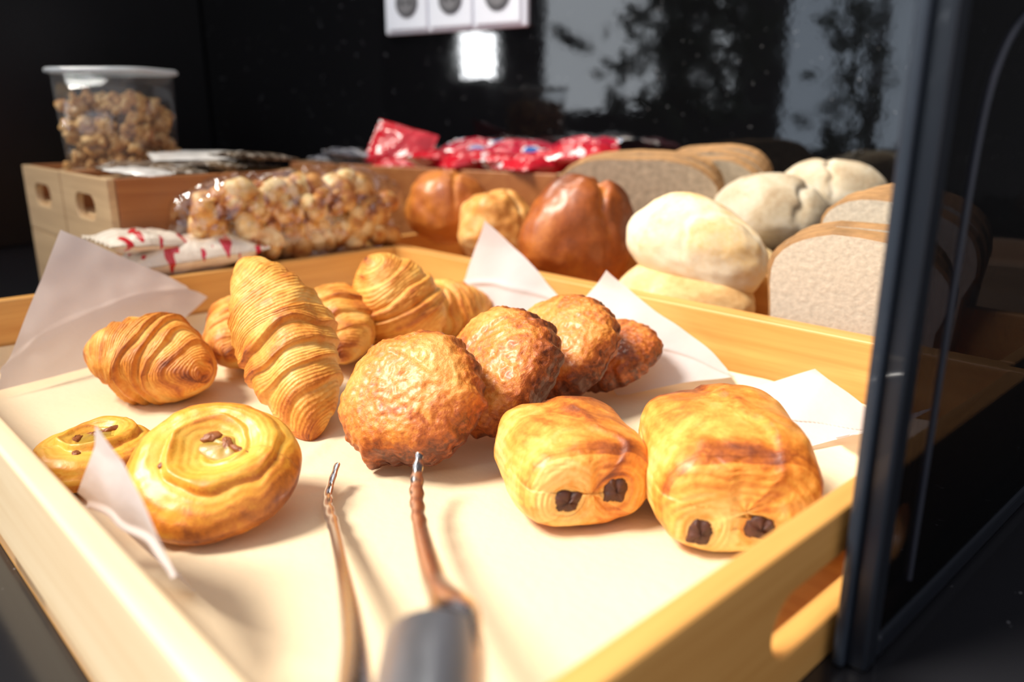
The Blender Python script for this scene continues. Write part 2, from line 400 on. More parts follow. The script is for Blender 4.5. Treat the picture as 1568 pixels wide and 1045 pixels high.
# ------------------------------------------------------------------ pastries
def croissant(c, xdir, up, L=0.12, Rr=0.034, bend=1.0, seed=0, nw=4.0, flat=0.86, skew=0.5, taper=0.0, bake=0.0):
    Mx = frame(c, xdir, up)
    def fn(u, v):
        s = -math.cos(math.pi*v); th = 2*math.pi*u
        a = abs(s)
        w = 0.34*N(s*2.6+seed, math.cos(th), math.sin(th)+seed)
        ph = a**0.88*nw + skew*math.sin(th+seed*0.7)*math.tanh(4*s) + 0.5 + w
        fr = ph - math.floor(ph)
        g = (fr/0.86)**0.75 if fr < 0.86 else 0.5*(1+math.cos(math.pi*(fr-0.86)/0.14))
        prof = max(0, 1-a**1.7)**0.75*0.86 + 0.14*(max(0, 1-a**8))**0.5
        prof *= 1+taper*s
        amp = 0.145+0.09*N(math.floor(ph)*3.1+seed, math.cos(th), math.sin(th))
        r = Rr*prof*(0.90+amp*g*(1-0.45*a))
        r *= 1+0.11*N(s*2.2+seed, math.cos(th)*1.1, math.sin(th)*1.1+seed) + 0.035*N(s*7+seed, math.cos(th)*3, math.sin(th)*3) + 0.014*N(s*24+seed, math.cos(th)*9, math.sin(th)*9)
        fl_ = math.sin(ph*24+6*N(s*4, math.cos(th)*2+seed, math.sin(th)*2))
        r += 0.00026*fl_*max(0, 0.4+N(s*6, math.cos(th)*3, seed))
        if bend > 0.01:
            Rb = L/bend; an = s*bend/2
            cx_, cy_ = Rb*math.sin(an), -Rb*(1-math.cos(an)); tx, ty = math.cos(an), -math.sin(an)
        else: cx_, cy_, tx, ty = s*L/2, 0, 1, 0
        rd = r*math.cos(th); rz = r*math.sin(th)*flat
        x = cx_ + (-ty)*rd; y = cy_ + tx*rd; z = rz
        gd = g if fr < 0.86 else g*0.7+0.3
        tone = bake + 0.14 + 0.32*gd**2.4*(0.9+0.9*N(s*5+seed, math.cos(th)*2, 4)) + 0.14*math.sin(th) + 0.35*max(0, a-0.86)/0.14 + 0.32*N(s*3, math.cos(th)*1.5, seed)
        return (x, y, z, tone, ph)
    return psurf('croissant', fn, 130, 280, M_croi, M=Mx)

croissant((-0.318, 0.681, 0.039), (0.86, -0.30, -0.10), (0.1, -0.25, 1), L=0.130, Rr=0.045, bend=1.0, seed=1, nw=4.4, bake=0.12)
croissant((-0.262, 0.775, 0.040), (0.25, 1, 0.15), (-.2, -.2, 1), L=0.13, Rr=0.041, bend=0.7, seed=2, bake=0.05)
croissant((-0.190, 0.650, 0.066), (0.40, -0.60, -0.58), (-0.2, -0.5, 0.8), L=0.195, Rr=0.042, bend=0.45, seed=3, nw=4.9, taper=0.03, bake=0.0)
croissant((-0.176, 0.785, 0.046), (0.35, -0.8, -0.25), (0, -.5, 1), L=0.13, Rr=0.039, bend=0.8, seed=4, bake=0.08)
croissant((-0.120, 0.812, 0.052), (0.30, 0.05, -0.85), (-0.4, -0.7, 0.3), L=0.125, Rr=0.051, bend=0.6, seed=5, nw=3.6, bake=0.02)
croissant((-0.072, 0.865, 0.038), (0.7, 0.7, 0), (0, -.2, 1), L=0.12, Rr=0.039, bend=0.8, seed=6)

def turnover(c, nrm, r=0.054, h=0.027, spin=0, seed=0):
    Mx = frame_n(c, nrm, spin)
    def fn(u, v):
        an = math.pi*v; th = 2*math.pi*u
        rr = math.sin(an)**0.8; zc = math.cos(an)
        cx_, cy_ = math.cos(th), math.sin(th)
        edge = max(0, rr-0.8)/0.2
        rad = r*rr*(1+edge*(0.020*math.sin(th*23+seed+3*N(cx_*2, cy_*2, seed))+0.07*N(cx_*4+seed, cy_*4, 0)) + 0.07*N(cx_*1.2+seed, cy_*1.2, 4))
        if zc > 0: z = h*(zc**0.75)
        else: z = -h*0.55*((-zc)**0.9)
        x, y = rad*cx_, rad*cy_*0.94
        r1 = 1-abs(N(x+seed, y, z, 50))*2; r2 = 1-abs(N(x, y+seed, z, 120))*2
        d = 0.0022*N(x+seed, y, z, 26) + 0.0006*r1 + 0.0006*r2 + 0.0006*N(x, y, z+seed, 260)
        d += 0.0010*math.tanh((x*0.8+y*0.6-0.016+0.008*N(x+seed, y, z, 30))/0.0016)*(0.5+0.5*zc if zc > 0 else 0)
        z += d*(1 if zc > 0 else -1); x += d*cx_*rr; y += d*cy_*rr
        tone = 0.30 + 0.42*edge**1.3 - 90*(d-0.001) + (0.20 if zc < 0 else 0) + 0.34*N(x+seed, y, z, 18)
        return (x, y, z, tone, rr*3)
    return psurf('apple_turnover', fn, 220, 160, M_turn, M=Mx)
turnover((-0.070, 0.546, 0.048), (-0.34, -0.66, 0.66), 0.0535, 0.034, 0.3, 1)
turnover((-0.010, 0.602, 0.053), (-0.50, -0.45, 0.72), 0.056, 0.030, 1.3, 2)
turnover((0.042, 0.672, 0.051), (-0.50, -0.40, 0.74), 0.056, 0.028, 2.3, 3)
turnover((0.090, 0.702, 0.034), (-0.35, -0.25, 0.88), 0.046, 0.022, 3.3, 4)

def swirl(c, nrm, r=0.054, h=0.016, spin=0, seed=0):
    Mx = frame_n(c, nrm, spin); p = empty('raisin_swirl_pastry', Mx)
    turns = 2.6; ox, oy = 0.006, 0.006
    def fn(u, v):
        th = 2*math.pi*u; an = math.pi*v
        rr = math.sin(an)**0.85 if v < .5 else math.sin(an)**0.5
        top = v < 0.5
        rad = r*rr*(1+0.05*N(math.cos(th)*1.3+seed, math.sin(th)*1.3, 0) + 0.012*N(math.cos(th)*5, math.sin(th)*5, seed))
        wob = 0.18*N(rr*3*math.cos(th)+seed, rr*3*math.sin(th), 2)
        if top:
            ph = rr*turns - th/(2*math.pi) + wob*min(1, rr*3); fr = ph-math.floor(ph)
            ridge = (fr/0.82)**0.8 if fr < 0.82 else 0.5*(1+math.cos(math.pi*(fr-0.82)/0.18))
            k = min(1, max(0, rr-0.12)*2.4)
            amp = 0.0064*(0.7+0.6*N(rr*2+seed, math.cos(th), 1))
            z = h*(0.62+0.38*math.sin(math.pi*min(1, rr*0.9+.1))) * (1-rr**6)**0.5 + amp*ridge*k*(1-rr**8) - 0.006*max(0, 1-rr*2.0)
        else: fr = 0.5; ridge = 0.8; z = -h*0.8*abs(math.cos(an))**0.7; ph = 0
        x, y = rad*math.cos(th), rad*math.sin(th)*0.96
        fade = 1-rr**2
        x += ox*fade; y += oy*fade
        z += 0.0016*N(x, y, seed, 45)+0.0006*N(x, y, seed, 130)
        tone = 0.06+0.40*ridge**2*(0.7 if top else 1) + 0.34*(rr**5) + 0.25*N(x+seed, y, 0, 30)
        if top and fr > 0.9: tone += 0.25*k
        return (x, y, z, tone, ph)
    psurf('dough', fn, 200, 180, M_rais, p)
    def blob(nm, pos, rad, mat, sd, fl=0.6, st=0.75, rt=0):
        def g(u, v):
            th = 2*math.pi*u; an = math.pi*v
            q = 1+0.22*N(math.cos(th)*2+sd, math.sin(th)*2, math.cos(an)*2)
            X_, Y_ = rad*q*math.sin(an)*math.cos(th), rad*q*math.sin(an)*math.sin(th)*st
            return (pos[0]+X_*math.cos(rt)-Y_*math.sin(rt), pos[1]+X_*math.sin(rt)+Y_*math.cos(rt), pos[2]+rad*fl*q*math.cos(an), 0.5, 0)
        psurf(nm, g, 32, 20, mat, p)
    zt = h*0.62
    blob('custard', (0.010, 0.008, zt-0.001), 0.022, M_cust, 3+seed, 0.22, 0.66, -0.4)
    for k, (x, y, q, s_, r_) in enumerate(((-0.001, 0.015, .0070, .6, .3), (0.010, 0.010, .0060, .6, 1.9), (0.020, 0.003, .0095, .28, -.5), (0.029, -0.001, .0065, .35, -.2), (-0.022, -0.010, .0045, .6, 1.0))):
        blob('raisin_%d' % k, (x, y, zt+0.0024 + (0.003 if k == 4 else 0)), q, M_raisn, k+seed, 0.40, s_, r_)
    return p
swirl((-0.188, 0.462, 0.034), (0.02, -0.42, 0.9), 0.0545, 0.018, 0.0, 1)
swirl((-0.292, 0.520, 0.0165), (-0.02, -0.02, 1), 0.044, 0.014, 1.2, 5)

def pain(c, ydir, Wd, Ln, H, seed=0, tilt=0.0, cz=0.45, cs=0.2, cr=0.0085, coff=0.0):
    y = Vector((ydir[0], ydir[1], tilt)).normalized(); x = y.cross(Vector((0, 0, 1))).normalized(); z = x.cross(y)
    Mx = Matrix((x, y, z)).transposed().to_4x4(); Mx.translation = Vector(c)
    p = empty('pain_au_chocolat', Mx)
    def pw(t, e): return math.copysign(abs(t)**e, t)
    CX = [coff-cs*Wd, coff+cs*Wd]; CZs = [H*cz, H*cz+0.0035]
    def fn(u, v):
        vv = v - 0.93*math.sin(2*math.pi*v)/(2*math.pi)
        an = math.pi*vv; th = 2*math.pi*u
        rad = math.sin(an)**0.30; ax = -pw(math.cos(an), 0.46)
        cx_ = pw(math.cos(th), 0.66); cz_ = pw(math.sin(th), 0.74)
        if cz_ < 0: cz_ *= 0.92
        wob = 1+0.06*N(ax*1.3+seed, cx_, cz_)+0.018*N(ax*5+seed, cx_*4, cz_*4)
        X_ = Wd/2*cx_*rad*wob; Z_ = H/2*cz_*rad*wob + H*0.46
        Z_ += H*0.05*(1-ax*ax)*(1 if cz_ > 0 else 0)*rad*cz_
        Y_ = Ln/2*ax*(1+0.03*N(cx_*2+seed, cz_*2, 1))
        ends = max(0, (abs(ax)-0.84)/0.16); q = rad
        lam = 0.5*cz_+0.15*cx_+ax*0.12
        tone = 0.28+0.22*cz_ + 0.34*N(X_+seed, Y_, Z_, 22)
        if abs(ax) > 0.84:
            d1 = math.hypot(X_-CX[0], (Z_-CZs[0])*0.9); d2 = math.hypot(X_-CX[1], (Z_-CZs[1])*0.9); dm = min(d1, d2)
            lam = dm/H*1.6+0.1*N(X_, Z_, seed, 60)
            wv = math.sin(dm*1000+8*N(X_, Z_, seed, 40))
            Y_ -= math.copysign(0.0026*math.exp(-(dm/(cr*1.2))**2)*ends + 0.0016*math.exp(-((X_-coff-0.004)/0.004)**2)*ends*(1 if Z_ > H*cz*1.1 else 0.2), ax)
            Y_ += math.copysign(0.0006*wv*ends*N(X_, Z_, seed+3, 30)*2, ax)
            tone += ends*(-0.20+0.05*wv)*(1 if q < 0.94 else 0.3) + 0.22*math.exp(-((dm-cr*1.25)/0.002)**2)*ends
        e1 = cx_*0.9+0.3*ax+0.18*N(ax*2+seed, cx_*2, 3)-0.15
        if cz_ > 0.2:
            Z_ += 0.0016*math.tanh(e1/0.03)*rad; tone += 0.18*math.exp(-((e1-0.04)/0.05)**2)
        d = 0.0022*N(X_+seed, Y_, Z_, 32)+0.0012*N(X_+seed, Y_, Z_, 100); Z_ += d
        if abs(ax) > 0.6 and q > 0.85 and cz_ > 0.2: tone += 0.32*min(1, (abs(ax)-0.6)/0.3)*(1-ends*0.5)
        if cz_ < -0.75: tone += 0.25
        return (X_, Y_, Z_, tone, lam)
    psurf('dough', fn, 190, 250, M_pain, p)
    for e in (-1, 1):
        for k in (0, 1):
            px, pz = CX[k], CZs[k]
            sxk, szk, rk = ((1.10, 0.90, 0.2), (0.85, 1.2, -0.25))[(k+seed+1) % 2]
            def g(u, v, px=px, pz=pz, e=e, k=k):
                th = 2*math.pi*u; an = math.pi*v
                q = 1+0.24*N(math.cos(th)*1.3+k*3+seed, math.sin(th)*1.3+e, math.cos(an))+0.10*N(math.cos(th)*4+k*3+seed, math.sin(th)*4+e, math.cos(an)*3)
                a_ = cr*q*pw(math.sin(an), .7)*pw(math.cos(th), .8)*sxk; b_ = cr*q*pw(math.sin(an), .7)*pw(math.sin(th), .8)*szk
                return (px+a_*math.cos(rk)-b_*math.sin(rk), e*(Ln/2-0.0066)+0.0078*q*pw(math.cos(an), .8), pz+a_*math.sin(rk)+b_*math.cos(rk), 0.5, 0)
            psurf('chocolate_%d_%d' % (e, k), g, 48, 32, M_choc, p)
    return p
pain((0.037, 0.486, 0.003), (-0.22, 0.975), 0.088, 0.100, 0.058, 1, 0.0, 0.40, 0.17, 0.0086, 0.000)
pain((0.133, 0.468, 0.003), (0.03, 0.99), 0.100, 0.120, 0.071, 4, 0.04, 0.27, 0.165, 0.0082, -0.008)

# ------------------------------------------------------------------ tongs
tg = empty('serving_tongs')
def strip(name, pts, widths, thick, wdirs, parent, curl=0.0, scal=0.0):
    P = [Vector(p) for p in pts]; n = len(P); sam = []
    for i in range(n-1):
        p0 = P[max(0, i-1)]; p1 = P[i]; p2 = P[i+1]; p3 = P[min(n-1, i+2)]
        for k in range(16):
            t = k/16
            q = 0.5*((2*p1)+(-p0+p2)*t+(2*p0-5*p1+4*p2-p3)*t*t+(-p0+3*p1-3*p2+p3)*t**3)
            w = widths[i]*(1-t)+widths[i+1]*t
            if scal and i < 2: w *= 1+scal*math.sin((i*16+k)*1.1)
            sam.append((q, w, Vector(wdirs[i])*(1-t)+Vector(wdirs[i+1])*t))
    sam.append((P[-1], widths[-1], Vector(wdirs[-1])))
    m = 16; vs = []; fs = []
    for idx, (q, w, wd_) in enumerate(sam):
        a = sam[min(idx+1, len(sam)-1)][0]-sam[max(0, idx-1)][0]; a.normalize()
        wd_ = (wd_ - a*wd_.dot(a)).normalized(); up = wd_.cross(a).normalized()
        if up.z < 0: up = -up
        row = []
        for k in range(m+1):
            s = -math.cos(math.pi*k/m); row.append(q+wd_*s*w/2+up*(curl*w/2*(math.sqrt(max(0, 1-s*s)))))
        for k in range(m, -1, -1):
            s = -math.cos(math.pi*k/m); row.append(q+wd_*s*(w/2-0.0004)+up*(curl*w/2*(math.sqrt(max(0, 1-s*s)))-thick))
        vs += row
    R_ = 2*(m+1)
    for i in range(len(sam)-1):
        for k in range(R_):
            fs.append((i*R_+k, i*R_+(k+1) % R_, (i+1)*R_+(k+1) % R_, (i+1)*R_+k))
    fs.append(tuple(range(R_))); fs.append(tuple((len(sam)-1)*R_+k for k in range(R_-1, -1, -1)))
    o = add(name, vs, fs, M_steel, True, parent)
    md = o.modifiers.new('es', 'EDGE_SPLIT'); md.split_angle = math.radians(50)
    return o
sx = (1, 0, 0)
strip('arm_lower', [(-0.1185, 0.500, 0.020), (-0.1190, 0.470, 0.010), (-0.1035, 0.419, 0.018), (-0.084, 0.350, 0.034), (-0.062, 0.270, 0.052), (-0.048, 0.20, 0.066), (-0.036, 0.12, 0.076), (-0.030, 0.10, 0.080)],
      [0.006, 0.009, 0.008, 0.009, 0.011, 0.015, 0.024, 0.028], 0.0012, [(.6, .1, .8)]*4+[(.8, .05, .6)]+[sx]*3, tg, 0.5, 0.12)
strip('arm_upper', [(-0.0600, 0.483, 0.036), (-0.0585, 0.450, 0.028), (-0.0495, 0.389, 0.036), (-0.033, 0.304, 0.058), (-0.0205, 0.250, 0.077), (-0.0195, 0.205, 0.079)],
      [0.005, 0.009, 0.009, 0.013, 0.019, 0.019], 0.0012, [(.9, .1, -.35)]*3+[(.95, 0, -.3)]+[sx]*2, tg, 0.5, 0.12)
def gripf(u, v):
    th = 2*math.pi*u
    a = Vector((-0.0264, 0.238, 0.0715)); b_ = Vector((-0.020, 0.06, 0.088))
    t = min(1, max(0, (v-0.03)/0.94)); e = 1.0
    if v < 0.03: e = math.sqrt(max(0, 1-(1-v/0.03)**6))
    if v > 0.97: e = math.sqrt(max(0, 1-((v-0.97)/0.03)**6))
    d = (b_-a).normalized(); up = Vector((1, 0, 0)).cross(d).normalized()
    if up.z < 0: up = -up
    p = a.lerp(b_, t)+Vector((1, 0, 0))*0.0180*e*math.cos(th)+up*0.0150*e*math.sin(th)
    return (p.x, p.y, p.z, 0, 0)
psurf('grip', gripf, 64, 160, M_steeld, tg)

# ------------------------------------------------------------------ breads
def bread(name, c, rad, mat, rot=(0, 0, 0), seed=0, crease=None, lump=0.08, tb=0.3, n=80, fl=0.75, hf=0.35):
    Mx = Matrix.Translation(Vector(c)) @ Euler([math.radians(a) for a in rot]).to_matrix().to_4x4()
    def fn(u, v):
        th = 2*math.pi*u; an = math.pi*v
        d = Vector((math.sin(an)*math.cos(th), math.sin(an)*math.sin(th), math.cos(an)))
        k = 1+lump*N(d.x*1.4+seed, d.y*1.4, d.z*1.4)+lump*hf*N(d.x*4, d.y*4+seed, d.z*4)+0.005*N(d.x*12, d.y*12+seed, d.z*12)
        t = 0
        if crease:
            for (nx, ny, nz, off, dep, wd_) in crease:
                q = d.x*nx+d.y*ny+d.z*nz-off + 0.10*N(d.x*3, d.y*3, d.z*3+seed)
                g = math.exp(-(q/wd_)**2)*max(0, d.z+0.35)
                k -= dep*g; t -= 0.25*g
        x, y, z = d.x*rad[0]*k, d.y*rad[1]*k, d.z*rad[2]*k
        if z < 0: z *= fl
        tone = tb+0.35*d.z*0.6+t+0.2*N(d.x*2+seed, d.y*2, d.z*2)
        return (x, y, z, tone, an)
    return psurf(name, fn, n*2, n, mat, M=Mx)
bread('brioche_bun', (-0.094, 1.186, 0.110), (0.064, 0.056, 0.062), M_brio, (10, 0, -20), 2, [(1, 0.2, 0, 0.35, 0.05, 0.07)], 0.10, 0.10)
bread('cheese_bread_roll', (-0.022, 1.110, 0.090), (0.056, 0.046, 0.058), M_chz, (0, 10, 0), 3, [(0.7, 0.5, 0, 0.1, 0.06, 0.08)], 0.16, 0.4)
bread('brioche_bun', (0.082, 1.010, 0.092), (0.074, 0.060, 0.086), M_brio, (5, 12, 20), 5, [(0.8, -0.3, 0.4, 0.5, 0.09, 0.08), (0.3, 0.5, 0.6, 0.75, 0.04, 0.10)], 0.10, 0.42)
bread('white_bread_roll', (0.190, 0.870, 0.050), (0.080, 0.060, 0.042), M_roll, (0, 4, -35), 8, None, 0.08, 0.45, hf=0.15)
bread('white_bread_roll', (0.204, 0.884, 0.103), (0.082, 0.062, 0.056), M_roll, (-4, 20, -30), 9, [(0.5, -0.7, 0.4, 0.75, 0.03, 0.05)], 0.10, 0.12, fl=0.85, hf=0.18)
bread('floured_bread_roll', (0.336, 1.050, 0.118), (0.075, 0.062, 0.056), M_flour, (0, 5, -35), 11, [(0.9, 0.2, 0, 0.45, 0.08, 0.06)], 0.06, 0.35, hf=0.15)
bread('floured_bread_roll', (0.425, 1.090, 0.142), (0.075, 0.060, 0.048), M_flour, (0, 0, -30), 12, [(0.9, 0.3, 0, -0.1, 0.10, 0.06)], 0.06, 0.35, hf=0.15)
bread('floured_bread_roll', (0.40, 1.035, 0.075), (0.06, 0.05, 0.035), M_flour, (0, 0, 10), 13, None, 0.08, 0.35)
bread('white_bread_roll', (0.265, 0.965, 0.062), (0.062, 0.05, 0.04), M_roll, (0, 0, 10), 14, None, 0.06, 0.25)

def slice_pts(w, h):
    pts = []; n = 16
    for i in range(n+1):
        a = math.pi*i/n
        pts.append((w/2*1.04*math.copysign(abs(math.cos(a))**0.75, math.cos(a)), h*0.62+h*0.38*math.sin(a)**0.8))
    pts += [(-w/2*0.97, h*0.45), (-w/2*0.95, h*0.1), (-w/2*0.86, 0.004), (-w/4, 0), (0, 0), (w/4, 0), (w/2*0.86, 0.004), (w/2*0.95, h*0.1), (w/2*0.97, h*0.45)]
    return pts
def slices(name, base, dirv, up, w, h, th, n, step, crumb, jit=1, sg=7):
    p = empty(name)
    rnd = random.Random(n+int(w*1000))
    for k in range(n):
        pts = slice_pts(w*(1-0.01*k), h)
        vs = []; m = len(pts)
        for d in (0, 0.10, 0.90, 1):
            sc_ = 0.965 if d in (0, 1) else 1.0
            for x, y in pts:
                xx = x*sc_*(1+0.06*N(x*25+k, y*25, sg)); yy = (y-h/2)*sc_*(1+0.06*N(x*25, y*25+k, sg+3))+h/2
                vs.append((xx, d*th, yy))
        fs, fm = [], []
        for r_ in range(3):
            for i in range(m):
                fs.append((r_*m+i, r_*m+(i+1) % m, (r_+1)*m+(i+1) % m, (r_+1)*m+i)); fm.append(1)
        fs.append(tuple(range(m))); fm.append(0); fs.append(tuple(3*m+i for i in range(m-1, -1, -1))); fm.append(0)
        y = Vector(dirv).normalized(); z = Vector(up); z = (z-y*z.dot(y)).normalized(); x = y.cross(z)
        Mx = Matrix((x, y, z)).transposed().to_4x4()
        Mx = Mx @ Matrix.Rotation(rnd.uniform(-.07, .07)*jit, 4, 'Y') @ Matrix.Rotation(rnd.uniform(-.05, .05)*jit, 4, 'Z')
        Mx.translation = Vector(base)+Vector(dirv).normalized()*step*k+Vector((rnd.uniform(-.006, .006), 0, 0))
        o = add('slice_%d' % k, vs, fs, [crumb, M_crust], False, p, Mx, fmat=fm)
    return p
slices('sliced_white_bread', (0.308, 0.722, 0.004), (0.62, 0.70, 0.14), (-0.08, -0.12, 1), 0.155, 0.142, 0.014, 3, 0.017, M_crumb)
slices('sliced_white_bread', (0.380, 0.805, 0.020), (0.62, 0.70, 0.20), (-0.08, -0.16, 1), 0.15, 0.152, 0.014, 3, 0.017, M_crumb, sg=11)
bw = WF((0.10, 1.24, 0))
bx = empty('wooden_bread_box', WM)
x0b, x1b = bw.x+0.01, bw.x+0.66
box('base', x0b, x1b, 1.075, 1.28, CT+0.001, 0.055, woodPx, bx, 0.002)
box('side_near', x0b, x1b, 1.063, 1.075, CT+0.001, 0.082, woodPx, bx, 0.002)
box('side_far', x0b, x1b, 1.28, 1.292, CT+0.001, 0.082, woodPx, bx, 0.002)
box('end_left', x0b-0.012, x0b, 1.063, 1.292, CT+0.001, 0.082, woodP, bx, 0.002)
box('end_right', x1b, x1b+0.012, 1.063, 1.292, CT+0.001, 0.082, woodP, bx, 0.002)
slices('sliced_wholegrain_bread', (0.180, 1.150, 0.060), (0.42, 0.80, 0.25), (-0.10, -0.26, 0.9), 0.225, 0.134, 0.016, 2, 0.020, M_crumbw, sg=15)
slices('sliced_wholegrain_bread', (0.290, 1.185, 0.060), (0.50, 0.74, 0.26), (-0.2, -0.28, 0.9), 0.16, 0.132, 0.016, 3, 0.026, M_crumbw, sg=19)

# ------------------------------------------------------------------ boxes at the left
def crate(name, u0, u1, v0, v1, z0, z1, M=TM, fill=None, slotside=True, wy=woodPx, wx_=woodB, th=0.01):  # default end wood has the shade of that face put into its colour
    p = empty(name, M)
    fz = z1-0.02 if fill is None else fill
    box('base', u0+th, u1-th, v0+th, v1-th, z0, fz, woodPx, p, 0.001)
    s = box('side_near', u0, u1, v0, v0+th, z0, z1, wy, p, 0.002)
    box('side_far', u0, u1, v1-th, v1, z0, z1, wy, p, 0.002)
    box('end_right', u1-th, u1, v0+th, v1-th, z0, z1, wx_, p, 0.002)
    box('end_left', u0, u0+th, v0+th, v1-th, z0, z1, wx_, p, 0.002)
    if slotside: cut_slot(s, (u0+u1)/2, v0+th/2, z1-0.038, 'x', 0.075, 0.030)
    return p
zc0 = CT+0.001
for (a, b_) in ((-0.47, -0.287), (-0.282, -0.100)):
    crate('wooden_crate', a, b_, -0.331, -0.085, zc0, zc0+0.092, slotside=False)
    crate('wooden_crate', a, b_, -0.331, -0.085, zc0+0.0925, 0.174, fill=0.125)
    q = empty('sachet_tray', TM)
    box('insert', a+0.011, b_-0.011, -0.285, -0.097, 0.126, 0.166, woodPx, q, 0.001)
box('wooden_riser', -0.092, -0.017, -0.37, 0.010, zc0, 0.062, woodB, None, 0.002, M=TM)

def pillow(name, c, size, mat, rot=(0, 0, 0), seed=0, Mbase=None, wr=0.15):
    sx_, sy_, h = size; n = 26
    Mx = Matrix.Translation(Vector(c)) @ Euler([math.radians(a) for a in rot]).to_matrix().to_4x4()
    if Mbase is not None: Mx = Mbase @ Mx
    vs, fs = [], []
    for side in (1, -1):
        for j in range(n+1):
            for i in range(n+1):
                x = -1+2*i/n; y = -1+2*j/n
                e = (max(0, 1-(abs(x)/0.88)**2.6))**0.5*(max(0, 1-abs(y)**3))**0.5 if abs(x) < 0.88 else 0
                z = side*h/2*e*(1+wr*N(x*3+seed, y*3, side)) + (0.0015*math.sin(y*22) if abs(x) >= 0.86 else 0) + 0.002*N(x*2+seed, y*2, 5)
                pinch = 1-0.06*e
                vs.append((x*sx_/2*pinch, y*sy_/2*(1-0.05*e), z + side*0.0003))
    K = (n+1)**2
    for s in (0, 1):
        for j in range(n):
            for i in range(n):
                a = s*K+j*(n+1)+i; q = (a, a+1, a+n+2, a+n+1)
                fs.append(q if s == 0 else q[::-1])
    return add(name, vs, fs, mat, True, None, Mx)

def printed(name, cols, scale=14, rough=0.22, coat=0.6, stripe=None):
    m, nt, b = mat_new(name); v = objco(nt, stripe or (1, 1, 1))
    f = noise_n(nt, scale, 2, 0.5, v)
    r = ramp(nt, cols); r.color_ramp.interpolation = 'CONSTANT'
    lk(nt, f, r.inputs[0]); lk(nt, r.outputs[0], b.inputs['Base Color'])
    b.inputs['Roughness'].default_value = rough; b.inputs['Coat Weight'].default_value = coat
    bump(nt, b, noise_n(nt, 45, 3, .6, objco(nt), 1.0), 0.7, 0.004)
    return m
M_red = printed('red_wrapper', [(0, (0.50, 0.006, 0.018)), (0.66, (0.75, 0.72, 0.72)), (0.70, (0.50, 0.006, 0.018))], 16)
M_redb = printed('red_blue_wrapper', [(0, (0.42, 0.006, 0.03)), (0.58, (0.70, 0.70, 0.72)), (0.62, (0.03, 0.12, 0.38))], 18)
M_wht = printed('white_red_wrapper', [(0, (0.60, 0.02, 0.03)), (0.38, (0.82, 0.72, 0.60)), (0.66, (0.6, 0.02, 0.05))], 1.0, stripe=(40, 14, 20))
M_sil = printed('clear_sachet', [(0, (0.10, 0.10, 0.12)), (0.5, (0.32, 0.32, 0.36)), (0.58, (0.08, 0.06, 0.05))], 30)
M_seed = printed('dark_seed_sachet', [(0, (0.10, 0.07, 0.05)), (0.5, (0.40, 0.34, 0.28)), (0.58, (0.14, 0.09, 0.05))], 60)
M_wsac = simple('white_sachet', (0.70, 0.66, 0.62), 0.35, coat=0.5, bstr=0.4)

pillow('biscuit_packet', (-0.050, -0.262, 0.084), (0.170, 0.080, 0.042), M_wht, (0, -3, 84), 3, TM, 0.3)
pillow('biscuit_packet', (-0.056, -0.312, 0.106), (0.11, 0.072, 0.024), M_wht, (4, 6, 98), 5, TM, 0.3)
pillow('seed_sachet', (-0.20, -0.235, 0.178), (0.13, 0.09, 0.014), M_seed, (2, 4, 60), 1, TM)
pillow('seed_sachet', (-0.175, -0.150, 0.179), (0.12, 0.09, 0.014), M_seed, (-3, 0, 20), 2, TM)
pillow('white_sachet', (-0.150, -0.275, 0.177), (0.07, 0.05, 0.010), M_wsac, (0, 5, 30), 4, TM)
pillow('white_sachet', (-0.235, -0.160, 0.189), (0.13, 0.08, 0.010), M_wsac, (4, 0, 75), 6, TM)
pillow('seed_sachet', (-0.150, -0.120, 0.190), (0.10, 0.07, 0.012), M_seed, (0, 5, 110), 7, TM)

A3 = WF((-0.355, 1.47, 0)); B3 = WF((0.065, 1.235, 0))
b3 = crate('wooden_packet_box', A3.x-0.10, B3.x, 1.075, 1.285, zc0, 0.158, M=WM, fill=0.140, slotside=False, wy=woodB, wx_=woodP)
i = 0
for (x, y, z, sz, m, rot) in (
    (B3.x-0.37, 1.15, 0.185, (0.12, 0.085, 0.030), M_red, (62, 14, 15)),
    (B3.x-0.36, 1.17, 0.160, (0.13, 0.10, 0.030), M_red, (5, 0, 30)),
    (B3.x-0.27, 1.14, 0.166, (0.12, 0.09, 0.034), M_red, (0, 8, 80)),
    (B3.x-0.20, 1.13, 0.168, (0.12, 0.09, 0.036), M_red, (0, -6, 60)),
    (B3.x-0.13, 1.15, 0.166, (0.12, 0.09, 0.034), M_red, (0, 5, 95)),
    (B3.x-0.07, 1.13, 0.167, (0.12, 0.09, 0.036), M_red, (0, -4, 70)),
    (B3.x-0.25, 1.22, 0.184, (0.13, 0.09, 0.026), M_redb, (14, 4, 10)),
    (B3.x-0.15, 1.22, 0.184, (0.13, 0.09, 0.026), M_redb, (14, 4, 30)),
    (B3.x-0.05, 1.23, 0.188, (0.13, 0.09, 0.030), M_redb, (14, -4, -5)),
    (B3.x-0.01, 1.16, 0.184, (0.12, 0.08, 0.030), M_red, (8, -4, 15)),
    (A3.x-0.02, 1.15, 0.160, (0.13, 0.09, 0.028), M_sil, (0, 5, 20)),
    (A3.x+0.05, 1.20, 0.164, (0.13, 0.09, 0.028), M_sil, (5, -5, -20)),
    (A3.x+0.02, 1.13, 0.172, (0.12, 0.08, 0.020), M_sil, (0, 6, 50))):
    i += 1
    pillow('snack_packet', (x, y, z), sz, m, rot, i*3.3, WM, 0.35)

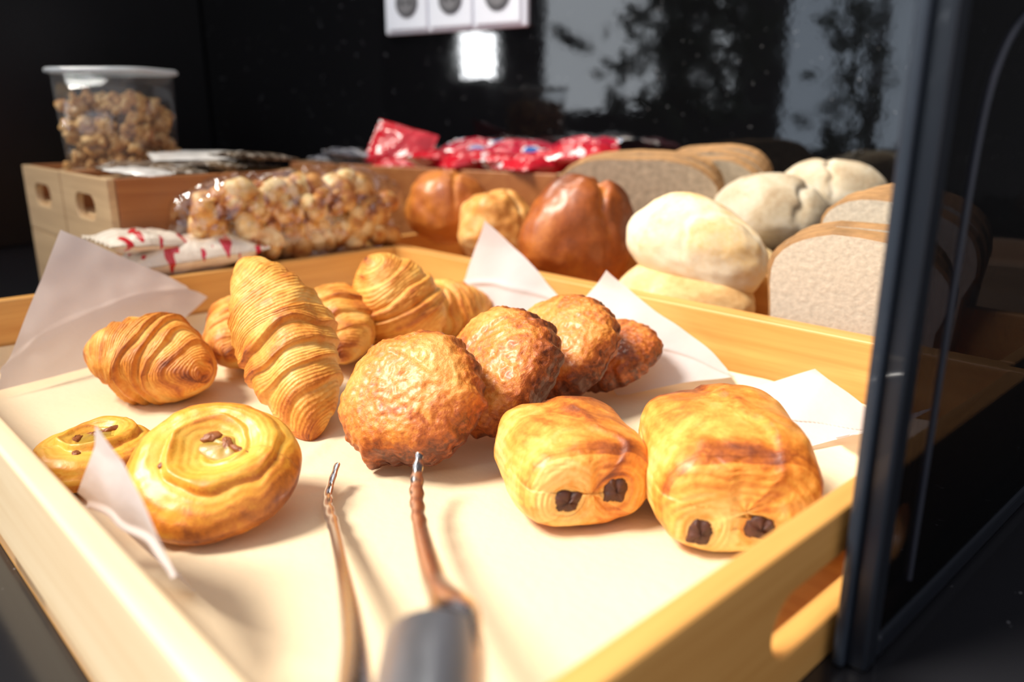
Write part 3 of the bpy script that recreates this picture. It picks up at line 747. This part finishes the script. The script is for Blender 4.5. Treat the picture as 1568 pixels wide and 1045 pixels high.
def cluster(name, pos_r, mat, parent=None, M=None, seed=0, sub=2, sq=0.25, dent=0.18):
    vs, fs, tn, lm = [], [], [], []
    bm = bmesh.new(); bmesh.ops.create_icosphere(bm, subdivisions=sub, radius=1)
    bv = [v.co.copy() for v in bm.verts]; bf = [tuple(v.index for v in f.verts) for f in bm.faces]; bm.free()
    rn = random.Random(seed)
    for (c, r) in pos_r:
        R_ = Euler((rn.uniform(0, 6), rn.uniform(0, 6), rn.uniform(0, 6))).to_matrix()
        sc_ = Vector((1+rn.uniform(-sq, sq), 1+rn.uniform(-sq, sq), 0.85+rn.uniform(-sq, sq)))
        b0 = len(vs); o_ = rn.uniform(0, 50); tt = rn.uniform(0, 0.55)
        for v in bv:
            k = 1+dent*N(v.x*1.6+o_, v.y*1.6, v.z*1.6)+dent*0.5*N(v.x*4+o_, v.y*4, v.z*4)
            p = R_ @ Vector((v.x*sc_.x, v.y*sc_.y, v.z*sc_.z))*r*k
            vs.append(Vector(c)+p); tn.append(0.0+tt+0.7*N(v.x*1.4+o_, v.y, v.z)); lm.append(0)
        fs += [tuple(b0+i_ for i_ in f_) for f_ in bf]
    return add(name, vs, fs, mat, True, parent, M, tn, lm)
M_cook = pastry('cookie_surface', [(0.0, (0.90, 0.66, 0.32)), (0.3, (0.78, 0.40, 0.10)), (0.6, (0.48, 0.15, 0.025)), (1.0, (0.20, 0.055, 0.012))], nscale=50, k=0.9, coat=0.1, bstr=.4, bd=.002, off=0.06)
bag = empty('bag_of_cookies', TM)
rn = random.Random(11); pr = []
while len(pr) < 170:
    v = rn.uniform(-0.250, 0.020); u = rn.uniform(-0.078, -0.034); z = rn.uniform(0.076, 0.158)
    t = (v+0.115)/0.155
    if abs(t) < 0.92 and z < 0.062+0.104*max(0, 1-abs(t)**4.0)**0.5+0.010*N(v*30, u*30, 0)-0.004:
        pr.append(((u, v, z), rn.uniform(0.011, 0.018)))
cluster('cookies', pr, M_cook, bag, None, 5, 3, 0.2, 0.16)
M_cello = film('cellophane', 0.17, (1, 1, 1), 0.04, 30, 1.0, 0.0, 0.30)
def bagf(u, v):
    th = 2*math.pi*u; an = math.pi*v
    ax = -math.cos(an); rad = math.sin(an)**0.45
    vv = -0.115+0.164*ax
    zz = 0.118+0.062*math.sin(th)*rad; uu = -0.056+0.044*math.cos(th)*rad
    k = N(uu*22, vv*22, zz*22)+0.5*N(uu*60, vv*60, zz*60)+0.25*N(uu*120, vv*120, zz*120)
    return (uu+0.006*k*math.cos(th), vv, max(0.0635, zz+0.009*k), 0, 0)
psurf('wrapper', bagf, 160, 160, M_cello, bag)

# granola jar
jr = empty('granola_jar', TM @ Matrix.Translation((-0.378, -0.215, 0.1665)) @ Matrix.Rotation(0.75, 4, 'Z'))
M_jar = film('clear_plastic', 0.05, (0.96, 0.97, 0.98), 0.05, 10, 0.0, 0.04, 0.6)
M_jlid = film('frosted_lid', 0.12, (0.9, 0.93, 0.95), 0.15, 10, 0.0, 0.35)
def rsq(th, a, e=0.42):
    c, s = math.cos(th), math.sin(th)
    return (a*math.copysign(abs(c)**e, c), a*math.copysign(abs(s)**e, s))
def lathe(name, prof, mat, parent, n=80, cap=True):
    vs = []; fs = []
    for (a, z) in prof:
        for i_ in range(n):
            x, y = rsq(2*math.pi*i_/n, a); vs.append((x, y, z))
    for j in range(len(prof)-1):
        for i_ in range(n): fs.append((j*n+i_, j*n+(i_+1) % n, (j+1)*n+(i_+1) % n, (j+1)*n+i_))
    if cap:
        fs.append(tuple(range(n))); fs.append(tuple((len(prof)-1)*n+i_ for i_ in range(n-1, -1, -1)))
    return add(name, vs, fs, mat, True, parent)
lathe('body', [(0.060, 0.0), (0.063, 0.003), (0.065, 0.05), (0.068, 0.134)], M_jar, jr)
lathe('rim', [(0.068, 0.134), (0.074, 0.136), (0.074, 0.140), (0.072, 0.142), (0.068, 0.140), (0.067, 0.134), (0.068, 0.134)], M_jlid, jr, cap=False)
lathe('lid', [(0.068, 0.137), (0.070, 0.139), (0.066, 0.141)], M_jlid, jr)
pr = []
while len(pr) < 480:
    z = rn.uniform(0.008, 0.112); a = rn.uniform(-0.055, 0.055); b_ = rn.uniform(-0.055, 0.055)
    if z < 0.102+0.014*N(a*30, b_*30, 0) and (max(abs(a), abs(b_)) > 0.035 or z > 0.085): pr.append(((a, b_, z), rn.uniform(0.004, 0.0095)))
M_gran = pastry('granola_cluster', [(0.0, (0.76, 0.48, 0.20)), (0.4, (0.58, 0.28, 0.07)), (0.8, (0.30, 0.11, 0.025)), (1.0, (0.10, 0.04, 0.015))], nscale=90, k=0.9, coat=0.0, rough=0.7)
cluster('granola', pr, M_gran, jr, None, 9, 2, 0.5, 0.5)

# ------------------------------------------------------------------ glass partition on the right
gp = empty('glass_display_door', TM)
M_fr = simple('anodised_frame', (0.008, 0.011, 0.018), 0.35, 0.2, coat=0.2, var=0.1)
M_fr2 = simple('frame_edge', (0.022, 0.030, 0.045), 0.4, 0.2, coat=0.2, var=0.1)
M_gl = film('smoked_glass', 0.09, (0.17, 0.17, 0.20), 0.04, 9, 0.25, 0.0, 0.3)
uu = 0.772
box('post', uu, uu+0.016, -0.292, -0.278, zc0, 0.62, M_fr, gp, 0.002)
box('post_edge', uu+0.001, uu+0.007, -0.2965, -0.292, zc0, 0.62, M_fr2, gp, 0.002)
box('post_far', uu, uu+0.016, 0.42, 0.435, zc0, 0.62, M_fr, gp, 0.003)
box('rail_bottom', uu, uu+0.016, -0.278, 0.42, zc0, zc0+0.014, M_fr, gp, 0.003)
box('rail_top', uu, uu+0.016, -0.278, 0.42, 0.60, 0.62, M_fr, gp, 0.003)
box('pane', uu+0.011, uu+0.014, -0.278, 0.42, zc0+0.014, 0.60, M_gl, gp, 0)
def tube(name, pts, r, mat, parent):
    cu = bpy.data.curves.new(name, 'CURVE'); cu.dimensions = '3D'; cu.bevel_depth = r; cu.bevel_resolution = 4
    s = cu.splines.new('NURBS'); s.points.add(len(pts)-1)
    for p_, q in zip(s.points, pts): p_.co = (*q, 1)
    s.use_endpoint_u = True; s.order_u = 4; s.resolution_u = 16
    o = bpy.data.objects.new(name, cu); COL.objects.link(o); cu.materials.append(mat); o.parent = parent; return o
M_grey = simple('grey_trim', (0.022, 0.024, 0.036), 0.35, 0.1, coat=0.1)
tube('trim_seal', [(uu+0.0145, -0.245, 0.02), (uu+0.0145, -0.245, 0.12), (uu+0.0145, -0.245, 0.22), (uu+0.0145, -0.240, 0.265), (uu+0.0145, -0.21, 0.295), (uu+0.0145, -0.15, 0.31), (uu+0.0145, 0.0, 0.315)], 0.0016, M_grey, gp)

# ------------------------------------------------------------------ camera
cam = bpy.data.cameras.new('camera'); co = bpy.data.objects.new('camera', cam); COL.objects.link(co)
cam.sensor_width = 36; cam.lens = 28.29
co.location = (0, 0, 0.25); co.rotation_euler = (math.radians(90-15.95), 0, 0)
cam.clip_start = 0.01
cam.dof.use_dof = True; cam.dof.focus_distance = 0.58; cam.dof.aperture_fstop = 3.6
sc.camera = co
